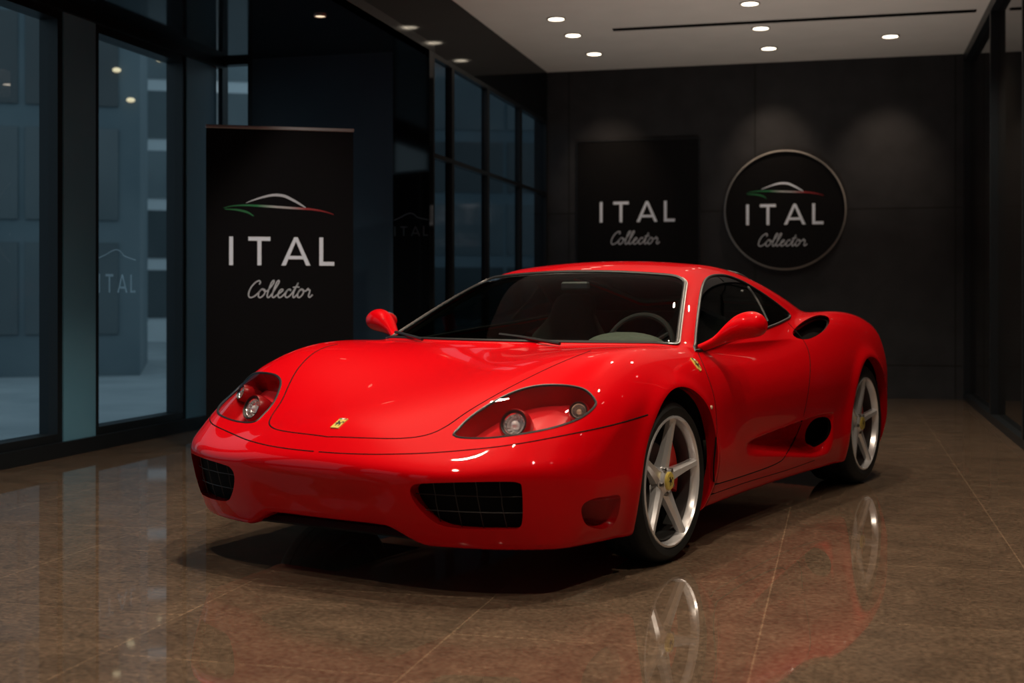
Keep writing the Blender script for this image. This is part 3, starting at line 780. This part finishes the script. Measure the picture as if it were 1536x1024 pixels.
def swoosh(cx, z0, W, y, par, face):
    s = W
    def tap(n, w): return [w*(.15+.85*math.sin(math.pi*min(1, (i+.3)/n))) for i in range(n)]
    roof = cr([(-.30,.03),(-.18,.075),(-.06,.105),(.04,.10),(.12,.065),(.20,.02),(.24,-.005)], 6)
    low = cr([(-.5,-.02),(-.42,.0),(-.3,.008),(-.16,.004),(0,-.004),(.15,-.012),(.3,-.02),(.42,-.04),(.5,-.065)], 6)
    left2 = cr([(-.49,-.03),(-.38,-.035),(-.29,-.055),(-.23,-.09)], 6)
    for pts, w, m, nm in ((roof,.025,face,'roof_line'),(low,.020,TRI,'body_line'),(left2,.018,GRN,'green_stroke')):
        MB().ribbon([(cx+a*s, z0+b*s) for a, b in pts], [q*s for q in tap(len(pts), w)], y).build(nm, m, par)
LET = mat('light grey print', (.72, .80, .92), .5)
LET2 = mat('grey print', (.48, .52, .58), .5)
FAB = add_noise(mat('black banner fabric', (.004, .004, .005), .7, spec=.08), 200, (.003,.003,.004), (.005,.005,.006))
bc = Vector(((421-HX)/FP*8.92, 8.92, 0)); ba = math.radians(14)
ban = empty('banner_stand', bc, ba); tag(ban, 'tall black roll-up banner with white lettering standing by the left windows', 'banner')
s = FP/8.92; zz = lambda y: CH+(HY-y)/s
hw = .505
pan = MB().box(-hw, hw, -.003, .003, .08, zz(195)).build('banner_panel', FAB, ban)
letters(42.5/s, .01, zz(398), -.008, LET, pan)
script_mb(.0, zz(446), 101/s, -.005, .98).build('script_lettering', LET2, pan)
swoosh(-.01, zz(310), 163/s, -.005, pan, LET2)
MB().bevbox(-hw-.005, hw+.005, -.014, .014, zz(195), zz(190), .004).build('top_rail', mat('grey aluminium', (.35,.35,.36), .35, .8), ban)
MB().bevbox(-hw-.02, hw+.02, -.09, .09, 0, .085, .02).build('banner_base', mat('black aluminium', (.02,.02,.02), .4, .5), ban)
MB().tube([(0,.03,.08),(0,.03,zz(196))], .012, 8).build('support_pole', STEEL, ban, True)
# reflections of the lettering, painted on the panes either side of the banner
GHOST = bpy.data.materials.new('painted pane reflection'); GHOST.use_nodes = True
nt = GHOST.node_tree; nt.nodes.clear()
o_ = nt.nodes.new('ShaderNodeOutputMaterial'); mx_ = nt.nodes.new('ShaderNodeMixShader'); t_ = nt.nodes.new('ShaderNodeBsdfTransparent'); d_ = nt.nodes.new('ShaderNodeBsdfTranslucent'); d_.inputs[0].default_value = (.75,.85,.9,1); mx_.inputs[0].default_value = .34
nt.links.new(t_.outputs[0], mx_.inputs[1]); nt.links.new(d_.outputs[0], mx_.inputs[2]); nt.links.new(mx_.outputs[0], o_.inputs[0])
letters(.135, 8.36, 1.10, 0, GHOST, NEARW, lambda x, y, z: (-5.124, x, z), 'reflected_letter')
OUTL = cr([(-.5,-.03),(-.3,.03),(-.18,.075),(-.06,.105),(.04,.10),(.12,.065),(.20,.02),(.5,-.03)], 6)
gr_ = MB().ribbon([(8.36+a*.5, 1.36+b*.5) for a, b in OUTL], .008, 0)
gr_.v = [(-5.124, x, z) for (x, y, z) in gr_.v]; gr_.build('reflected_outline', GHOST, NEARW)
DIM = mat('painted dim reflection', (.07,.08,.09), .4)  # lettering reflection painted onto the black panel
letters(.078, -3.355, 1.56, 0, DIM, BPAN, lambda x, y, z: (x, 9.797, z), 'reflected_letter')
gr_ = MB().ribbon([(-3.355+a*.29, 1.70+b*.4) for a, b in OUTL], .007, 9.797); gr_.build('reflected_outline', DIM, BPAN)
SIGN = add_noise(mat('black sign board', (.004,.004,.005), .5, spec=.1), 30, (.004,.004,.005), (.006,.006,.006))
u0 = 14.05; r = (956-HX)/FP; Yp = 14.02/(CA+SA*r); s2 = FP/Yp
zz2 = lambda y: CH+(HY-y)/s2
po = empty('wall_poster', Vector((r*Yp, Yp, zz2(430))), -ANG); tag(po, 'rectangular black wall panel with white lettering left of the round sign', 'sign')
hz = zz2(211)-zz2(430); pw = .67
pb = MB().box(-pw, pw, -.012, .028, 0, hz).build('poster_board', SIGN, po)
ed = MB().box(-pw-.012, -pw, -.02, .028, -.012, hz+.012).box(pw, pw+.012, -.02, .028, -.012, hz+.012).box(-pw, pw, -.02, .028, hz, hz+.012).box(-pw, pw, -.02, .028, -.012, 0)
ed.build('poster_frame', FRAME, po)
letters(31/s2, 0, zz2(333)-zz2(430), -.02, LET, pb)
script_mb(-.02, zz2(366)-zz2(430), 78/s2, -.015, 1.0).build('script_lettering', LET2, pb)
r = (1177-HX)/FP; Yr = 14.0/(CA+SA*r); s3 = FP/Yr; zc = CH+(HY-315)/s3
rs = empty('round_sign', Vector((r*Yr, Yr, zc)), -ANG); tag(rs, 'round black wall sign with brushed metal rim and white lettering', 'sign')
fc = MB().lathe_y([(.001,-.02),(.625,-.02),(.625,.048),(.001,.048)], 96).build('sign_face', SIGN, rs, True)
MB().lathe_y([(.624,-.018),(.625,-.056),(.641,-.030),(.642,.048),(.624,.048)], 96).build('sign_rim', mat('brushed rim', (.60,.58,.55), .4, .3), rs, True)
zq = lambda y: (315-y)/s3
letters(31/s3, 0, zq(337), -.028, LET, fc)
script_mb(-.02, zq(369), 76/s3, -.024, 1.0).build('script_lettering', LET2, fc)
swoosh(0, zq(287), 114/s3, -.024, fc, LET)

# ------------------------------------------------------------------ ceiling downlights
TRIM = mat('white lamp trim', (.5,.48,.45), .4)
EMI = mat('lamp diffuser', (1,.9,.75), .5, emis=(1,.86,.66), estr=7)
DL = [(-2.5,11.35,'downlight in the left row, nearest the camera'),(-2.5,12.1,'middle downlight of the left row of three'),(-2.48,13.08,'downlight in the left row, nearest the back wall'),
      (-.76,11.17,'downlight at the top edge above the dark ceiling slot'),(-.73,12.22,'middle downlight of the centre row, just behind the ceiling slot'),(-.71,13.23,'downlight in the centre row, nearest the back wall'),
      (.46,12.91,'lone downlight at the right, near the glass wall')]
def spot(loc, e, ang, blend, aim, rad=.06, col=(1,.83,.64)):
    l = bpy.data.lights.new('spot', 'SPOT'); l.energy = e; l.spot_size = math.radians(ang); l.spot_blend = blend; l.shadow_soft_size = rad; l.color = col
    o = bpy.data.objects.new('spot_lamp', l); COL.objects.link(o); o.location = loc
    o.rotation_euler = (Vector(aim)-Vector(loc)).to_track_quat('-Z', 'Y').to_euler(); return o
def downlight(v, u, z, lab, k=1.0, grp='recessed ceiling downlights', em=None):
    d = empty('downlight', rw(v, u, z), -ANG); tag(d, lab, 'ceiling light', grp)
    MB().lathe_z([(.070*k,0),(.088*k,0),(.090*k,-.006),(.084*k,-.012),(.072*k,-.010),(.070*k,0)], 40).build('trim_ring', TRIM, d, True)
    MB().lathe_z([(.001,-.006),(.071*k,-.006),(.071*k,-.001),(.001,-.001)], 40).build('diffuser', em or EMI, d, True)
for (v, u, lab) in DL: downlight(v, u, 3.59, 'round recessed '+lab)
EMI2 = mat('dim lamp diffuser', (1,.9,.75), .5, emis=(1,.80,.55), estr=1.2)
downlight(-3.55, 8.4, 3.05, 'small dim downlight in the dark low soffit above the banner', .5, 'soffit downlights', EMI2)
for v, u in ((-2.48,13.08),(-.71,13.23),(.46,13.1)):
    spot(rw(v, u, 3.56), 45, 56, 1.0, rw(v, u+.8, 2.5), .05, (1,.74,.54))
for v, u, e in ((-2.5,11.3,40),(-.75,11.3,70),(.46,11.0,150)):
    spot(rw(v, u, 3.56), e, 120, .7, rw(v, u, 0))
for v, u, e, rd in ((-2.5,3.4,100,.05),(-1.1,2.3,110,.035),(.5,3.4,130,.05),(-2.5,5.4,160,.05),(-1.5,4.5,170,.035),(-.2,4.9,140,.035),(.6,5.8,50,.05),(-2.8,6.7,120,.05),(-.4,7.8,120,.05),(.6,8.6,160,.05)):
    spot(rw(v, u, 3.56), e, 125, .7, rw(v, u, 0), rd)
spot(rw(-2.9, 5.6, 3.5), 80, 34, .9, bc+Vector((0, 0, 1.5)), .05, (1,.94,.88))  # added unseen spot that brightens the banner lettering
spot(Vector((2.1, 10.6, .35)), 100, 130, .8, (1.9, 11.4, 3.6), .1, (1,.88,.76))  # added uplight hidden behind the car, standing in for floor bounce on the ceiling

# ------------------------------------------------------------------ outdoors
OUT = add_noise(mat('pavement', (.2,.24,.27), .7), 1, (.22,.26,.28), (.32,.36,.38))
g = MB().box(-60, -5.26, -20, 90, -.15, -.06).box(-5.26, -3.36, 10.0, 90, -.15, -.06).build('pavement', OUT); rroot(g); struct(g)
B1 = add_noise(mat('pale facade', (.34,.39,.41), .7), .35, (.24,.30,.33), (.46,.51,.53), 3)
B2 = add_noise(mat('slate facade', (.09,.13,.15), .6), .5, (.08,.12,.14), (.15,.19,.21), 3)
B3 = mat('light stone facade', (.70,.74,.76), .7)
BW = [add_noise(mat('facade glazing', (a,a*1.22,a*1.34), .2), .4, (a*.75,a*.95,a*1.05), (a*1.35,a*1.6,a*1.7), 3) for a in (.09,.13,.18)]
BD = [add_noise(mat('dark facade glazing', (a,a*1.22,a*1.34), .2), .4, (a*.75,a*.95,a*1.05), (a*1.35,a*1.6,a*1.7), 3) for a in (.05,.07,.10)]
REFL_DOT = mat('painted lamp reflection', (1,.8,.5), .5, emis=(1,.72,.42), estr=1.0)  # glowing dots standing in for ceiling-lamp reflections in the window glass
def building(label, c, w, d, h, m, rz, bands, cols, gl, refl_dots=()):
    t = empty('building', Vector((c[0], c[1], -.06)), rz); tag(t, label, 'building')
    MB().box(-w/2, w/2, -d/2, d/2, 0, h).build('facade', m, t)
    MB().box(-w/2-.2, w/2+.2, -d/2-.2, d/2+.2, h, h+.4).build('roof_edge', m, t)
    for i in range(bands):
        z0 = .6+(h-1)*i/bands; z1 = z0+(h-1)/bands*.8
        mb = MB()
        for k in range(cols):
            x0 = -w/2+.2+(w-.4)*k/cols; mb.box(x0, x0+(w-.4)/cols-.10, -d/2-.03, -d/2+.02, z0, z1)
        mb.build('window_band', gl[random.randrange(3)], t)
    ca, sa = math.cos(rz), math.sin(rz)
    for (pxx, pyy) in refl_dots:
        rx = (pxx-HX)/FP; k = -d/2-.09
        nx, ny = sa, -ca
        fx, fy = c[0]+(-k)*nx, c[1]+(-k)*ny
        Y = (fx*nx+fy*ny)/(rx*nx+ny); X = rx*Y; Z = CH+(HY-pyy)/FP*Y
        lx = (X-c[0])*ca+(Y-c[1])*sa
        MB().ball((lx, k, Z+.06), .06, .03, .035, 14, 8).build('lamp_reflection', REFL_DOT, t, True)
building('pale concrete block seen through the leftmost window', (-14.6, 27), 9, 6, 11, B1, .2, 7, 7, BW, ((14,322),(30,318),(48,50)))
building('slate dark tower seen through the second window', (-7.35, 20), 3.1, 4, 14, B2, .25, 8, 4, BD, ((175,105),(196,150)))
building('pale tower beside the dark one, mostly behind the banner', (-7.7, 34.5), 4.4, 4, 16, B3, .2, 10, 2, BW, ((239,90),))
building('distant slate block behind the glass partition', (1.0, 36), 9, 6, 9, B2, .1, 5, 6, BD)
w = bpy.data.worlds.new('World'); SC.world = w; w.use_nodes = True
bg = w.node_tree.nodes['Background']; bg.inputs[0].default_value = (.44,.55,.61,1); bg.inputs[1].default_value = 1.12

# ------------------------------------------------------------------ camera
cd = bpy.data.cameras.new('camera'); co = bpy.data.objects.new('camera', cd); COL.objects.link(co)
co.location = (0, 0, CH); co.rotation_euler = (math.radians(90), 0, 0)
cd.sensor_width = 36; cd.lens = FP/1536*36; cd.shift_y = -(512-HY)/1536; cd.clip_end = 300
cd.dof.use_dof = True; cd.dof.focus_distance = 5.6; cd.dof.aperture_fstop = 2.4
SC.camera = co
